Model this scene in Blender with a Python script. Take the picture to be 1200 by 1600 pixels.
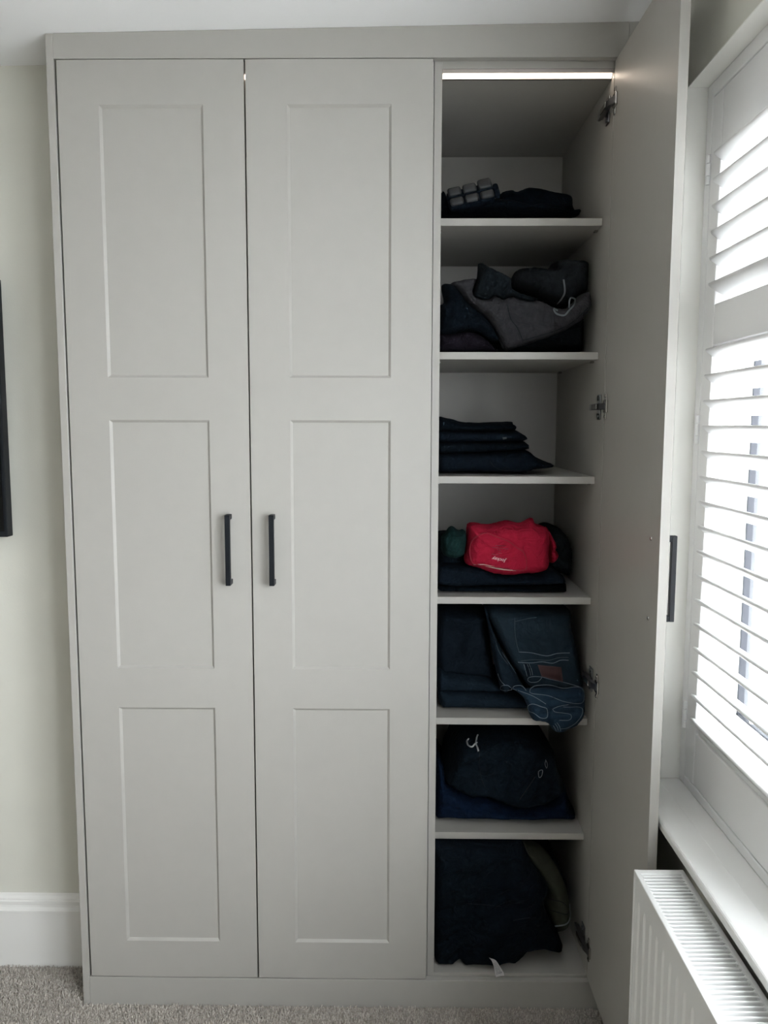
import bpy, bmesh, math, random
import numpy as np
from mathutils import Vector, Matrix, noise
from mathutils.bvhtree import BVHTree
from mathutils.geometry import delaunay_2d_cdt

for o in list(bpy.data.objects):
    bpy.data.objects.remove(o, do_unlink=True)
SC = bpy.context.scene
COL = SC.collection

# ------------------------------------------------------------------ camera
CAM = Vector((0.7746, -1.9226, 1.4895))
YAW, PITCH, ROLL, FPX = -0.012044, -0.105978, 0.0021946, 1254.8
_f = Vector((math.sin(YAW)*math.cos(PITCH), math.cos(YAW)*math.cos(PITCH), math.sin(PITCH)))
_r = Vector((math.cos(YAW), -math.sin(YAW), 0))
_u = _r.cross(_f)
CR = _r*math.cos(ROLL) + _u*math.sin(ROLL)
CU = _u*math.cos(ROLL) - _r*math.sin(ROLL)
CF = _f
cd = bpy.data.cameras.new('camera')
cam = bpy.data.objects.new('camera', cd)
COL.objects.link(cam)
cd.sensor_fit = 'VERTICAL'
cd.sensor_height = 24.0
cd.lens = FPX/1600*24.0
cd.clip_start = 0.02
cam.matrix_world = Matrix(((CR.x, CU.x, -CF.x, CAM.x), (CR.y, CU.y, -CF.y, CAM.y),
                           (CR.z, CU.z, -CF.z, CAM.z), (0, 0, 0, 1)))
SC.camera = cam

# ------------------------------------------------------------------ sky and exposure
W = bpy.data.worlds.new('overcast_sky')
SC.world = W
W.use_nodes = True
bg = W.node_tree.nodes['Background']
bg.inputs[0].default_value = (0.905, 0.948, 1.0, 1)
bg.inputs[1].default_value = 6.6
SC.view_settings.view_transform = 'Standard'
SC.view_settings.look = 'None'
SC.view_settings.gamma = 1
SC.view_settings.use_curve_mapping = False
SC.view_settings.exposure = 1.55
# sampling portal in the window opening (emits nothing)
pl = bpy.data.lights.new('window_right_offscreen', 'AREA')
pl.shape = 'RECTANGLE'; pl.size = 1.5; pl.size_y = 2.6
pl.cycles.is_portal = True
po = bpy.data.objects.new('window_right_offscreen', pl)
po.location = (1.60, -1.40, 1.45)
po.rotation_euler = (0, math.pi/2, 0)  # faces into the room
COL.objects.link(po)

# ------------------------------------------------------------------ materials
MATS = {}
def mat(name, col, rough=0.5, metal=0.0, bump=0.0, bscale=200.0, var=0.0, vscale=6.0, col2=None, sheen=0.0, spec=0.5, stretch=None, crease=0.0):
    m = bpy.data.materials.new(name)
    m.use_nodes = True
    nt = m.node_tree
    b = nt.nodes['Principled BSDF']
    b.inputs['Base Color'].default_value = (*col, 1)
    b.inputs['Roughness'].default_value = rough
    b.inputs['Metallic'].default_value = metal
    b.inputs['Specular IOR Level'].default_value = spec
    if sheen:
        b.inputs['Sheen Weight'].default_value = sheen
        b.inputs['Sheen Roughness'].default_value = 0.5
    tc = nt.nodes.new('ShaderNodeTexCoord')
    src = tc.outputs['Object']
    if stretch:
        mp = nt.nodes.new('ShaderNodeMapping')
        mp.inputs['Scale'].default_value = stretch
        nt.links.new(src, mp.inputs['Vector'])
        src = mp.outputs['Vector']
    if var or col2:
        n = nt.nodes.new('ShaderNodeTexNoise')
        n.inputs['Scale'].default_value = vscale
        n.inputs['Detail'].default_value = 6
        nt.links.new(src, n.inputs['Vector'])
        r = nt.nodes.new('ShaderNodeValToRGB')
        a = col if col2 else tuple(c*(1-var) for c in col)
        z = col2 if col2 else tuple(min(1, c*(1+var)) for c in col)
        r.color_ramp.elements[0].position = 0.3
        r.color_ramp.elements[1].position = 0.7
        r.color_ramp.elements[0].color = (*a, 1)
        r.color_ramp.elements[1].color = (*z, 1)
        nt.links.new(n.outputs['Fac'], r.inputs['Fac'])
        nt.links.new(r.outputs['Color'], b.inputs['Base Color'])
    if bump:
        n2 = nt.nodes.new('ShaderNodeTexNoise')
        n2.inputs['Scale'].default_value = bscale
        n2.inputs['Detail'].default_value = 3
        nt.links.new(src, n2.inputs['Vector'])
        bp = nt.nodes.new('ShaderNodeBump')
        bp.inputs['Strength'].default_value = bump
        bp.inputs['Distance'].default_value = 0.002
        nt.links.new(n2.outputs['Fac'], bp.inputs['Height'])
        nt.links.new(bp.outputs['Normal'], b.inputs['Normal'])
        if crease:      # small crumples of soft cloth
            n3 = nt.nodes.new('ShaderNodeTexNoise')
            n3.inputs['Scale'].default_value = 24
            n3.inputs['Detail'].default_value = 3
            n3.inputs['Distortion'].default_value = 1.6
            nt.links.new(src, n3.inputs['Vector'])
            b3 = nt.nodes.new('ShaderNodeBump')
            b3.inputs['Strength'].default_value = crease
            b3.inputs['Distance'].default_value = 0.016
            nt.links.new(n3.outputs['Fac'], b3.inputs['Height'])
            nt.links.new(b3.outputs['Normal'], bp.inputs['Normal'])
    MATS[name] = m
    return m

def emit(name, col, strength):
    m = bpy.data.materials.new(name)
    m.use_nodes = True
    nt = m.node_tree
    nt.nodes.clear()
    e = nt.nodes.new('ShaderNodeEmission')
    e.inputs[0].default_value = (*col, 1)
    e.inputs[1].default_value = strength
    o = nt.nodes.new('ShaderNodeOutputMaterial')
    nt.links.new(e.outputs[0], o.inputs[0])
    MATS[name] = m

def glass(name):
    m = bpy.data.materials.new(name)
    m.use_nodes = True
    nt = m.node_tree
    nt.nodes.clear()
    t = nt.nodes.new('ShaderNodeBsdfTransparent')
    t.inputs[0].default_value = (0.975, 0.98, 0.978, 1)
    g = nt.nodes.new('ShaderNodeBsdfGlossy')
    g.inputs['Roughness'].default_value = 0.02
    f = nt.nodes.new('ShaderNodeFresnel')
    f.inputs[0].default_value = 1.45
    mx = nt.nodes.new('ShaderNodeMixShader')
    o = nt.nodes.new('ShaderNodeOutputMaterial')
    ge = nt.nodes.new('ShaderNodeNewGeometry')      # only the entry face of the pane reflects
    mu = nt.nodes.new('ShaderNodeMath')
    mu.operation = 'SUBTRACT'
    mu.use_clamp = True
    nt.links.new(f.outputs[0], mu.inputs[0])
    nt.links.new(ge.outputs['Backfacing'], mu.inputs[1])
    nt.links.new(mu.outputs[0], mx.inputs[0])
    nt.links.new(t.outputs[0], mx.inputs[1])
    nt.links.new(g.outputs[0], mx.inputs[2])
    nt.links.new(mx.outputs[0], o.inputs[0])
    MATS[name] = m

def denim(name, col, col2):
    m = mat(name, col, 0.9, bump=0.35, bscale=900, col2=col2, vscale=30, spec=0.1, crease=0.5)
    return m

mat('laminate', (0.40, 0.386, 0.355), 0.42, bump=0.06, bscale=500, var=0.012, vscale=30)
mat('laminate_inner', (0.40, 0.386, 0.355), 0.38, bump=0.03, bscale=500, var=0.012, vscale=30)
mat('wall_paint', (0.66, 0.65, 0.58), 0.85, bump=0.12, bscale=350, var=0.015, vscale=8, spec=0.25)
mat('reveal_paint', (0.86, 0.855, 0.81), 0.7, bump=0.08, bscale=250, spec=0.25)
mat('ceiling_paint', (0.92, 0.92, 0.92), 0.9, bump=0.05, bscale=300, spec=0.2)
mat('gloss_white', (0.80, 0.79, 0.76), 0.35)
mat('satin_white', (0.87, 0.865, 0.84), 0.42)
mat('shutter_white', (0.91, 0.91, 0.905), 0.4)
mat('upvc', (0.85, 0.86, 0.86), 0.35)
mat('radiator_white', (0.82, 0.82, 0.80), 0.33)
mat('radiator_inner', (0.55, 0.55, 0.55), 0.6)
mat('black_metal', (0.007, 0.009, 0.012), 0.45, spec=0.25)
mat('tv_black', (0.002, 0.002, 0.003), 0.2, spec=0.3)
mat('nickel', (0.50, 0.49, 0.47), 0.25, metal=1.0)
mat('dark_nickel', (0.27, 0.275, 0.285), 0.28, metal=1.0)
mat('aluminium', (0.6, 0.56, 0.52), 0.4, metal=1.0)
emit('led', (1.0, 0.83, 0.68), 2.6)
glass('window_glass')
mat('gasket', (0.02, 0.022, 0.03), 0.6)
mat('carpet', (0.39, 0.355, 0.315), 0.95, bump=0.8, bscale=420, col2=(0.52, 0.475, 0.425), vscale=90, spec=0.1)
mat('carpet_pile', (0.36, 0.325, 0.285), 0.95, col2=(0.56, 0.51, 0.455), vscale=160, spec=0.1, sheen=0.2)
mat('carpet_pile_pale', (0.52, 0.475, 0.42), 0.95, col2=(0.72, 0.67, 0.61), vscale=160, spec=0.1, sheen=0.2)
K = dict(bump=0.3, bscale=700, sheen=0.0, spec=0.08, crease=0.8)
mat('black_cotton', (0.004, 0.008, 0.0125), 0.95, var=0.25, vscale=40, **K)
mat('black_twill', (0.004, 0.008, 0.0135), 0.9, var=0.2, vscale=40, **K)
mat('near_black', (0.003, 0.006, 0.0095), 0.95, var=0.25, vscale=40, **K)
mat('plum_cotton', (0.01, 0.008, 0.0125), 0.95, var=0.2, vscale=40, **K)
mat('charcoal_jersey', (0.036, 0.036, 0.04), 0.95, var=0.12, vscale=60, **K)
mat('dark_grey_jersey', (0.015, 0.018, 0.021), 0.95, var=0.15, vscale=60, **K)
mat('slate_jersey', (0.01, 0.0145, 0.018), 0.95, var=0.15, vscale=60, **K)
mat('red_cotton', (0.34, 0.012, 0.034), 0.9, var=0.06, vscale=40, **K)
mat('green_cotton', (0.006, 0.021, 0.02), 0.9, var=0.2, vscale=40, **K)
mat('navy_cotton', (0.0035, 0.01, 0.026), 0.92, var=0.25, vscale=40, **K)
mat('olive_canvas', (0.042, 0.045, 0.034), 0.92, var=0.12, vscale=50, **dict(K, crease=0.25))
denim('dark_denim', (0.005, 0.011, 0.018), (0.009, 0.017, 0.026))
denim('mid_denim', (0.009, 0.018, 0.027), (0.015, 0.026, 0.036))
denim('blue_denim', (0.011, 0.026, 0.046), (0.018, 0.036, 0.058))
denim('inky_denim', (0.003, 0.0065, 0.011), (0.0055, 0.010, 0.016))
mat('stitch', (0.12, 0.155, 0.185), 0.8)
mat('stitch_dim', (0.035, 0.055, 0.07), 0.8)
mat('seam_dark', (0.006, 0.007, 0.008), 0.9)
mat('seam_red', (0.27, 0.010, 0.027), 0.9)
mat('leather', (0.065, 0.024, 0.024), 0.6, bump=0.2, bscale=300, var=0.1, vscale=50)
mat('cord_grey', (0.12, 0.135, 0.145), 0.85)
mat('cord_white', (0.34, 0.35, 0.35), 0.8)
mat('care_tag', (0.72, 0.70, 0.69), 0.5)
mat('tape_cream', (0.75, 0.66, 0.58), 0.8)
mat('print_pink', (0.74, 0.42, 0.45), 0.7)
mat('print_faint', (0.46, 0.10, 0.14), 0.8)
mat('print_grey', (0.13, 0.14, 0.15), 0.7)
mat('print_dark', (0.22, 0.22, 0.22), 0.8)
mat('pouch', (0.013, 0.016, 0.019), 0.5, bump=0.15, bscale=500)
mat('brick', (0.55, 0.42, 0.40), 0.9, bump=0.3, bscale=30, col2=(0.60, 0.45, 0.42), vscale=4)
mat('render_wall', (0.72, 0.76, 0.78), 0.9)
mat('roof_slate', (0.10, 0.11, 0.13), 0.8, var=0.2, vscale=3)
mat('tarmac', (0.45, 0.45, 0.44), 0.95, var=0.15, vscale=2)
mat('far_glass', (0.06, 0.08, 0.10), 0.1)

# ------------------------------------------------------------------ helpers
ORG = {}
def empty(name, loc, label=None, cat=None, group=None, kind=None):
    e = bpy.data.objects.new(name, None)
    e.empty_display_size = 0.05
    COL.objects.link(e)
    e.location = loc
    ORG[e] = Vector(loc)
    tag(e, label, cat, group, kind)
    return e
def tag(o, label=None, cat=None, group=None, kind=None):
    if label: o['label'] = label
    if cat: o['category'] = cat
    if group: o['group'] = group
    if kind: o['kind'] = kind
    return o
def obj(name, bm, m, parent=None, smooth=False, origin=None):
    """link a bmesh given in world coordinates as one mesh object"""
    if parent is not None:
        org = Vector(origin) if origin is not None else ORG[parent]
        base = ORG[parent]
    else:
        if origin is None:
            xs = [v.co for v in bm.verts]
            lo = Vector((min(c.x for c in xs), min(c.y for c in xs), min(c.z for c in xs)))
            hi = Vector((max(c.x for c in xs), max(c.y for c in xs), max(c.z for c in xs)))
            origin = ((lo.x+hi.x)/2, (lo.y+hi.y)/2, lo.z)
        org = Vector(origin)
        base = Vector((0, 0, 0))
    for v in bm.verts:
        v.co -= org
    me = bpy.data.meshes.new(name)
    bmesh.ops.recalc_face_normals(bm, faces=bm.faces)
    if smooth:
        for f in bm.faces: f.smooth = True
    bm.to_mesh(me)
    bm.free()
    me.materials.append(MATS[m])
    o = bpy.data.objects.new(name, me)
    COL.objects.link(o)
    if parent is not None:
        o.parent = parent
        o.location = org - base
    else:
        o.location = org
    ORG[o] = org
    return o
def box(bm, x0, x1, y0, y1, z0, z1, bevel=0.0, seg=2, xf=None):
    vs = [bm.verts.new(p) for p in ((x0,y0,z0),(x1,y0,z0),(x1,y1,z0),(x0,y1,z0),(x0,y0,z1),(x1,y0,z1),(x1,y1,z1),(x0,y1,z1))]
    fs = [bm.faces.new([vs[i] for i in q]) for q in ((0,3,2,1),(4,5,6,7),(0,1,5,4),(1,2,6,5),(2,3,7,6),(3,0,4,7))]
    if bevel:
        es = list({e for f in fs for e in f.edges})
        r = bmesh.ops.bevel(bm, geom=es, offset=bevel, segments=seg, affect='EDGES', profile=0.5)
        vs = list({v for f in r['faces'] for v in f.verts} | {v for v in vs if v.is_valid})
    if xf:
        for v in vs: v.co = xf(v.co)
    return vs
def B(*a, **k):
    bm = bmesh.new()
    box(bm, *a, **k)
    return bm
def prism(bm, poly, axis, a0, a1):
    """extrude a 2-D polygon along an axis; poly in the two other axes (x,y / x,z / y,z order)"""
    def P(p, a):
        return {'x': (a, p[0], p[1]), 'y': (p[0], a, p[1]), 'z': (p[0], p[1], a)}[axis]
    A = [bm.verts.new(P(p, a0)) for p in poly]
    Z = [bm.verts.new(P(p, a1)) for p in poly]
    n = len(poly)
    bm.faces.new(A)
    bm.faces.new(list(reversed(Z)))
    for i in range(n):
        bm.faces.new((A[i], A[(i+1) % n], Z[(i+1) % n], Z[i]))
    return A + Z
def tube(bm, pts, r, sides=8, closed=False, flat=1.0):
    pts = [Vector(p) for p in pts]
    n = len(pts)
    rings = []
    for i, p in enumerate(pts):
        if closed:
            t = (pts[(i+1) % n]-pts[i-1])
        else:
            t = pts[min(i+1, n-1)]-pts[max(i-1, 0)]
        if t.length < 1e-9: t = Vector((0, 0, 1))
        t.normalize()
        a = Vector((0, 1, 0))
        if abs(t.dot(a)) > 0.95: a = Vector((0, 0, 1))
        s = t.cross(a).normalized()
        q = t.cross(s).normalized()
        rr = r(i/(max(1, n-1))) if callable(r) else r
        rings.append([bm.verts.new(p + s*rr*math.cos(2*math.pi*k/sides) + q*rr*flat*math.sin(2*math.pi*k/sides)) for k in range(sides)])
    m = n if closed else n-1
    for i in range(m):
        A, Z = rings[i], rings[(i+1) % n]
        for k in range(sides):
            bm.faces.new((A[k], A[(k+1) % sides], Z[(k+1) % sides], Z[k]))
    if not closed:
        bm.faces.new(rings[0])
        bm.faces.new(list(reversed(rings[-1])))
def catmull(pts, per=8, closed=False):
    P = [np.array(p, float) for p in pts]
    n = len(P)
    out = []
    for i in range(n if closed else n-1):
        if closed:
            a, b, c, d = P[i-1], P[i], P[(i+1) % n], P[(i+2) % n]
        else:
            a, b, c, d = P[max(i-1, 0)], P[i], P[i+1], P[min(i+2, n-1)]
        for k in range(per):
            t = k/per
            out.append(0.5*((2*b)+(-a+c)*t+(2*a-5*b+4*c-d)*t*t+(-a+3*b-3*c+d)*t**3))
    if not closed: out.append(P[-1])
    return out
def ray(px, py):
    return (CF + CR*((px-600)/FPX) - CU*((py-800)/FPX))
def at(px, py, y):
    """world point at depth y that the photograph shows at pixel px, py"""
    d = ray(px, py)
    return CAM + d*((y-CAM.y)/d.y)

# ------------------------------------------------------------------ the setting
CEIL = lambda x: 2.3783 + 0.0152*(x+0.02)
XL, YF = -2.2, -3.5
bm = bmesh.new()
box(bm, XL-0.1, 1.62, YF-0.1, 0.70, -0.12, 0.0)
tag(obj('floor', bm, 'carpet'), 'grey beige carpeted floor of the bedroom', 'floor', kind='structure')
bm = bmesh.new()
prism(bm, [(XL-0.1, CEIL(XL-0.1)), (1.62, CEIL(1.62)), (1.62, 2.52), (XL-0.1, 2.52)], 'y', YF-0.1, 0.70)
tag(obj('ceiling', bm, 'ceiling_paint'), 'flat white painted ceiling', 'ceiling', kind='structure')
bm = bmesh.new()
prism(bm, [(XL-0.1, 0), (-0.0235, 0), (-0.0235, CEIL(-0.0235)), (XL-0.1, CEIL(XL-0.1))], 'y', 0.16, 0.70)
box(bm, -0.0235, 1.62, 0.615, 0.70, 0, 2.42)
tag(obj('wall_back', bm, 'wall_paint'), 'cream painted wall beside and behind the wardrobe', 'wall', kind='structure')
tag(obj('wall_left', B(XL-0.1, XL, YF, 0.16, 0, 2.35), 'wall_paint'), 'cream painted wall facing the window', 'wall', kind='structure')
tag(obj('wall_front', B(XL-0.1, 1.62, YF-0.1, YF, 0, 2.40), 'wall_paint'), 'cream painted wall opposite the wardrobe', 'wall', kind='structure')
# window wall: inner leaf with reveal, outer leaf with a wider opening
WX, WY0, WY1, WZ0, WZ1 = 1.37, -0.20, -2.64, 0.694, 2.178
bm = bmesh.new()
def leaf(bm, x0, x1, ya, yb, za, zb):
    box(bm, x0, x1, YF, yb, 0, 2.42)
    box(bm, x0, x1, ya, 0.615, 0, 2.42)
    box(bm, x0, x1, yb, ya, 0, za)
    box(bm, x0, x1, yb, ya, zb, 2.42)
leaf(bm, WX, 1.452, WY0, WY1, WZ0, WZ1)
leaf(bm, 1.452, 1.62, 0.010, -2.80, WZ0-0.03, WZ1+0.06)
tag(obj('wall_right', bm, 'wall_paint'), 'cream painted window wall with deep reveal', 'wall', kind='structure')
# painted lining of the reveal
bm = bmesh.new()
box(bm, WX-0.0008, 1.452, WY0-0.003, WY0-0.0002, WZ0+0.021, WZ1)
box(bm, WX-0.0008, 1.452, WY1, WY0-0.003, WZ1-0.003, WZ1-0.0002)
tag(obj('trim_1', bm, 'reveal_paint'), 'off-white lining of the window reveal', 'trim', kind='structure')
# outer plaster faces behind the shutters
bm = bmesh.new()
box(bm, 1.453, 1.56, 0.003, 0.009, WZ0-0.02, WZ1+0.05)
box(bm, 1.4525, 1.5548, WY1-0.14, 0.0028, WZ0-0.029, 0.7130)
tag(obj('trim_2', bm, 'upvc'), 'white lining behind the shutters', 'trim', kind='structure')
# sill board with rounded nosing
bm = bmesh.new()
box(bm, 1.3035, 1.56, WY1-0.06, -0.13, 0.6945, 0.7145, bevel=0.006, seg=3)
for v in bm.verts:
    if v.co.x > 1.372 and v.co.y > WY0-0.004: v.co.x = min(v.co.x, 1.3695)
bmesh.ops.delete(bm, geom=list(bm.verts), context='VERTS')
box(bm, 1.3035, 1.3695, WY1-0.06, -0.13, 0.6942, 0.7145, bevel=0.006, seg=3)
box(bm, 1.362, 1.4520, WY1+0.002, WY0-0.003, 0.6945, 0.7140)
tag(obj('trim_3', bm, 'satin_white'), 'wide white window sill board with rounded nosing', 'window sill', kind='structure')
# baseboard with stepped and curved top
bm = bmesh.new()
prof = [(0.16, 0.0), (0.142, 0.0), (0.142, 0.158), (0.1385, 0.1605), (0.1385, 0.1665), (0.1425, 0.1695), (0.1462, 0.1735),
        (0.1475, 0.179), (0.1475, 0.1815), (0.1445, 0.1835), (0.1445, 0.1905), (0.1482, 0.1925), (0.1482, 0.1965), (0.1525, 0.203), (0.16, 0.2075)]
prism(bm, prof, 'x', XL, -0.0235)
tag(obj('baseboard_back', bm, 'gloss_white'), 'white moulded skirting board beside the wardrobe', 'baseboard', kind='structure')
bm = bmesh.new()
prism(bm, [(XL, 0), (XL+0.018, 0), (XL+0.018, 0.17), (XL+0.006, 0.205), (XL, 0.207)], 'y', YF, 0.142)
tag(obj('baseboard_left', bm, 'gloss_white'), 'white skirting board on the wall facing the window', 'baseboard', kind='structure')

# window frame: casements behind the shutters
wn = empty('window_1', (1.585, -1.42, WZ0), 'white framed double glazed window behind the shutters', 'window', kind='structure')
bm = bmesh.new()
x0, x1 = 1.555, 1.62
ya, yb, za, zb = 0.003, -2.79, 0.70, 2.22
for q in ((yb, ya, za, za+0.06), (yb, ya, zb-0.06, zb), (ya-0.045, ya, za+0.06, zb-0.06), (yb, yb+0.045, za+0.06, zb-0.06), (-1.01, -0.95, za+0.06, zb-0.06), (-1.90, -1.84, za+0.06, zb-0.06)):
    box(bm, x0, x1, q[0], q[1], q[2], q[3], bevel=0.004)
obj('frame', bm, 'upvc', wn)
for y1_, y0_ in ((-0.0422, -0.9498), (-1.0102, -1.8398), (-1.9002, -2.7448)):
    bm = bmesh.new()
    for q in ((y0_, y1_, za+0.0602, za+0.115), (y0_, y1_, zb-0.115, zb-0.0602), (y1_-0.036, y1_, za+0.115, zb-0.115), (y0_, y0_+0.036, za+0.115, zb-0.115)):
        box(bm, x0+0.006, x1+0.006, q[0], q[1], q[2], q[3], bevel=0.006)
    s = obj('sash', bm, 'upvc', wn)
    bm = bmesh.new()
    a, b_, c, d = y1_-0.036, y0_+0.036, za+0.115, zb-0.115
    for q in ((b_, a, c, c+0.005), (b_, a, d-0.005, d), (a-0.006, a, c, d), (b_, b_+0.006, c, d)):
        box(bm, x0+0.03, x1-0.012, *q)
    obj('gasket', bm, 'gasket', s)
    obj('pane', B(1.592, 1.600, b_+0.003, a-0.003, c+0.003, d-0.003), 'window_glass', s)
    bm = bmesh.new()
    box(bm, 1.586, 1.606, a-0.075, a-0.063, c, d, bevel=0.003)
    box(bm, 1.586, 1.606, b_+0.063, b_+0.075, c, d, bevel=0.003)
    obj('glazing_bar', bm, 'upvc', s)

# ------------------------------------------------------------------ wardrobe
DW, G, DZ0, DZ1, DT = 0.4287, 0.004, 0.080, 2.3205, 0.018
XI0, XI1, YB, YS = 0.883, 1.277, 0.585, 0.088
wr = empty('wardrobe', (0.64, 0.26, 0), 'tall greige fitted wardrobe with shaker panel doors, one door open', 'wardrobe')
obj('side_panel', B(-0.023, -0.0052, 0, 0.60, 0, 2.3775, bevel=0.0008, seg=1), 'laminate', wr)
bm = bmesh.new()
prism(bm, [(-0.0047, 2.3225), (1.3020, 2.3225), (1.3020, CEIL(1.3020)-0.0006), (-0.0047, CEIL(-0.0047)-0.0008)], 'y', 0.0, 0.018)
obj('fascia', bm, 'laminate', wr)
bm = bmesh.new()
prism(bm, [(1.3030, 0.0), (1.3685, 0.0), (1.3685, CEIL(1.3685)-0.0008), (1.3030, CEIL(1.3030)-0.0008)], 'y', 0.0005, 0.0185)
obj('filler_panel', bm, 'laminate', wr)
obj('plinth', B(-0.0047, 1.3020, 0.0, 0.018, 0, 0.077, bevel=0.0008, seg=1), 'laminate', wr)
YC = 0.0205
for (a, b_) in ((-0.0045, 0.8640), (0.8650, 1.295)):
    for (p, q) in ((a, a+0.018), (b_-0.018, b_)):
        obj('side_board', B(p, q, YC, YB+0.008, 0.0, 2.325, bevel=0.0006, seg=1), 'laminate_inner', wr)
    obj('back_board', B(a+0.0182, b_-0.0182, YB, YB+0.008, 0.066, 2.30), 'laminate_inner', wr)
    obj('bottom_board', B(a+0.0182, b_-0.0182, YC, YB-0.0002, 0.066, 0.084, bevel=0.0006, seg=1), 'laminate_inner', wr)
    bm = bmesh.new()
    box(bm, a+0.0182, b_-0.0182, YC, YB-0.0002, 2.307, 2.325)
    box(bm, a+0.0182, b_-0.0182, 0.050, YB-0.0002, 2.2925, 2.307)
    obj('top_board', bm, 'laminate_inner', wr)
    # light strip in an angled channel under the top board
    bm = bmesh.new()
    prism(bm, [(0.024, 2.3068), (0.0498, 2.3068), (0.0498, 2.2925), (0.0405, 2.2925), (0.0405, 2.2940), (0.0295, 2.2990), (0.024, 2.2990)], 'x', a+0.019, b_-0.019)
    ls = obj('light_strip', bm, 'aluminium', wr)
    bm = bmesh.new()
    prism(bm, [(0.0296, 2.2986), (0.0403, 2.2936), (0.0401, 2.2929), (0.0294, 2.2979)], 'x', a+0.020, b_-0.020)
    obj('diffuser', bm, 'led', ls)
SHELF = [1.9915, 1.6725, 1.3660, 1.0590, 0.7410, 0.4300]
for i, z in enumerate(SHELF):
    s = obj('shelf', B(XI0+0.0004, XI1-0.0004, YS, YB-0.0004, z-0.018, z, bevel=0.0008, seg=1), 'laminate_inner', wr)
    for yy in (YS+0.040, 0.52):
        for xx, sg in ((XI0, 1), (XI1, -1)):
            obj('shelf_support', B(min(xx, xx+sg*0.009), max(xx, xx+sg*0.009), yy, yy+0.012, z-0.0235, z-0.0182, bevel=0.001, seg=1), 'nickel', s)

def door(kind, x0, hinge_side):
    """door built closed (outer face y=0); returns list of (name, bm, mat, sub)"""
    x1 = x0+DW
    wins = [(1.604, 2.222), (0.895, 1.504), (0.178, 0.795)]
    px0, px1 = x0+0.0945, x1-0.0945
    bm = bmesh.new()
    bv = 0.0058
    dep = 0.0060
    # slab frame: four-sided ring of boxes around each opening plus solid backing behind 8 mm
    cuts = [DZ0]
    for (a, b_) in sorted(wins): cuts += [a, b_]
    cuts.append(DZ1)
    xs = [x0, px0, px1, x1]
    V = {}
    def vv(x, y, z):
        k = (round(x, 5), round(y, 5), round(z, 5))
        if k not in V: V[k] = bm.verts.new((x, y, z))
        return V[k]
    for i in range(3):
        for j in range(len(cuts)-1):
            hole = (i == 1 and j % 2 == 1)
            xa, xb, zc, zd = xs[i], xs[i+1], cuts[j], cuts[j+1]
            bm.faces.new((vv(xa, DT, zc), vv(xa, DT, zd), vv(xb, DT, zd), vv(xb, DT, zc)))
            if not hole:
                bm.faces.new((vv(xa, 0, zc), vv(xb, 0, zc), vv(xb, 0, zd), vv(xa, 0, zd)))
            else:
                o_ = [(xa, zc), (xb, zc), (xb, zd), (xa, zd)]
                n_ = [(xa+bv, zc+bv), (xb-bv, zc+bv), (xb-bv, zd-bv), (xa+bv, zd-bv)]
                for k in range(4):
                    p, q, r, s = o_[k], o_[(k+1) % 4], n_[(k+1) % 4], n_[k]
                    bm.faces.new((vv(p[0], 0, p[1]), vv(q[0], 0, q[1]), vv(r[0], dep, r[1]), vv(s[0], dep, s[1])))
    for j in range(len(cuts)-1):
        bm.faces.new((vv(x0, 0, cuts[j]), vv(x0, 0, cuts[j+1]), vv(x0, DT, cuts[j+1]), vv(x0, DT, cuts[j])))
        bm.faces.new((vv(x1, 0, cuts[j]), vv(x1, DT, cuts[j]), vv(x1, DT, cuts[j+1]), vv(x1, 0, cuts[j+1])))
    for i in range(3):
        bm.faces.new((vv(xs[i], 0, DZ0), vv(xs[i+1], 0, DZ0), vv(xs[i+1], DT, DZ0), vv(xs[i], DT, DZ0)))
        bm.faces.new((vv(xs[i], 0, DZ1), vv(xs[i], DT, DZ1), vv(xs[i+1], DT, DZ1), vv(xs[i+1], 0, DZ1)))
    es = [e for e in bm.edges if len(e.link_faces) == 2 and all(abs(v.co.y) < 1e-6 for v in e.verts)
          and (all(abs(v.co.x-x0) < 1e-6 for v in e.verts) or all(abs(v.co.x-x1) < 1e-6 for v in e.verts)
               or all(abs(v.co.z-DZ0) < 1e-6 for v in e.verts) or all(abs(v.co.z-DZ1) < 1e-6 for v in e.verts))]
    bmesh.ops.bevel(bm, geom=es, offset=0.0015, segments=2, affect='EDGES', profile=0.5)
    out = [('door', bm, 'laminate', False)]
    for (a, b_) in wins:
        p = bmesh.new()
        box(p, px0+bv, px1-bv, dep, dep+0.006, a+bv, b_-bv)
        out.append(('panel', p, 'laminate', True))
    hd = 0.0505
    hx = x1-hd if hinge_side == 'l' else x0+hd
    h = bmesh.new()
    hw = 0.006
    box(h, hx-hw, hx+hw, -0.031, -0.021, 1.1085, 1.2790, bevel=0.0008, seg=1)
    box(h, hx-hw, hx+hw, -0.0212, -0.0003, 1.1085, 1.1205, bevel=0.0008, seg=1)
    box(h, hx-hw, hx+hw, -0.0212, -0.0003, 1.2670, 1.2790, bevel=0.0008, seg=1)
    out.append(('handle', h, 'black_metal', True))
    for z in (1.1145, 1.2730):
        s = bmesh.new()
        bmesh.ops.create_cone(s, cap_ends=True, segments=16, radius1=0.0042, radius2=0.0034, depth=0.0018,
                              matrix=Matrix.Translation((hx, DT+0.0009, z)) @ Matrix.Rotation(-math.pi/2, 4, 'X'))
        box(s, hx-0.0028, hx+0.0028, DT+0.0016, DT+0.0021, z-0.0005, z+0.0005)
        box(s, hx-0.0005, hx+0.0005, DT+0.0016, DT+0.0021, z-0.0028, z+0.0028)
        out.append(('screw', s, 'nickel', True))
    return out

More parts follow.
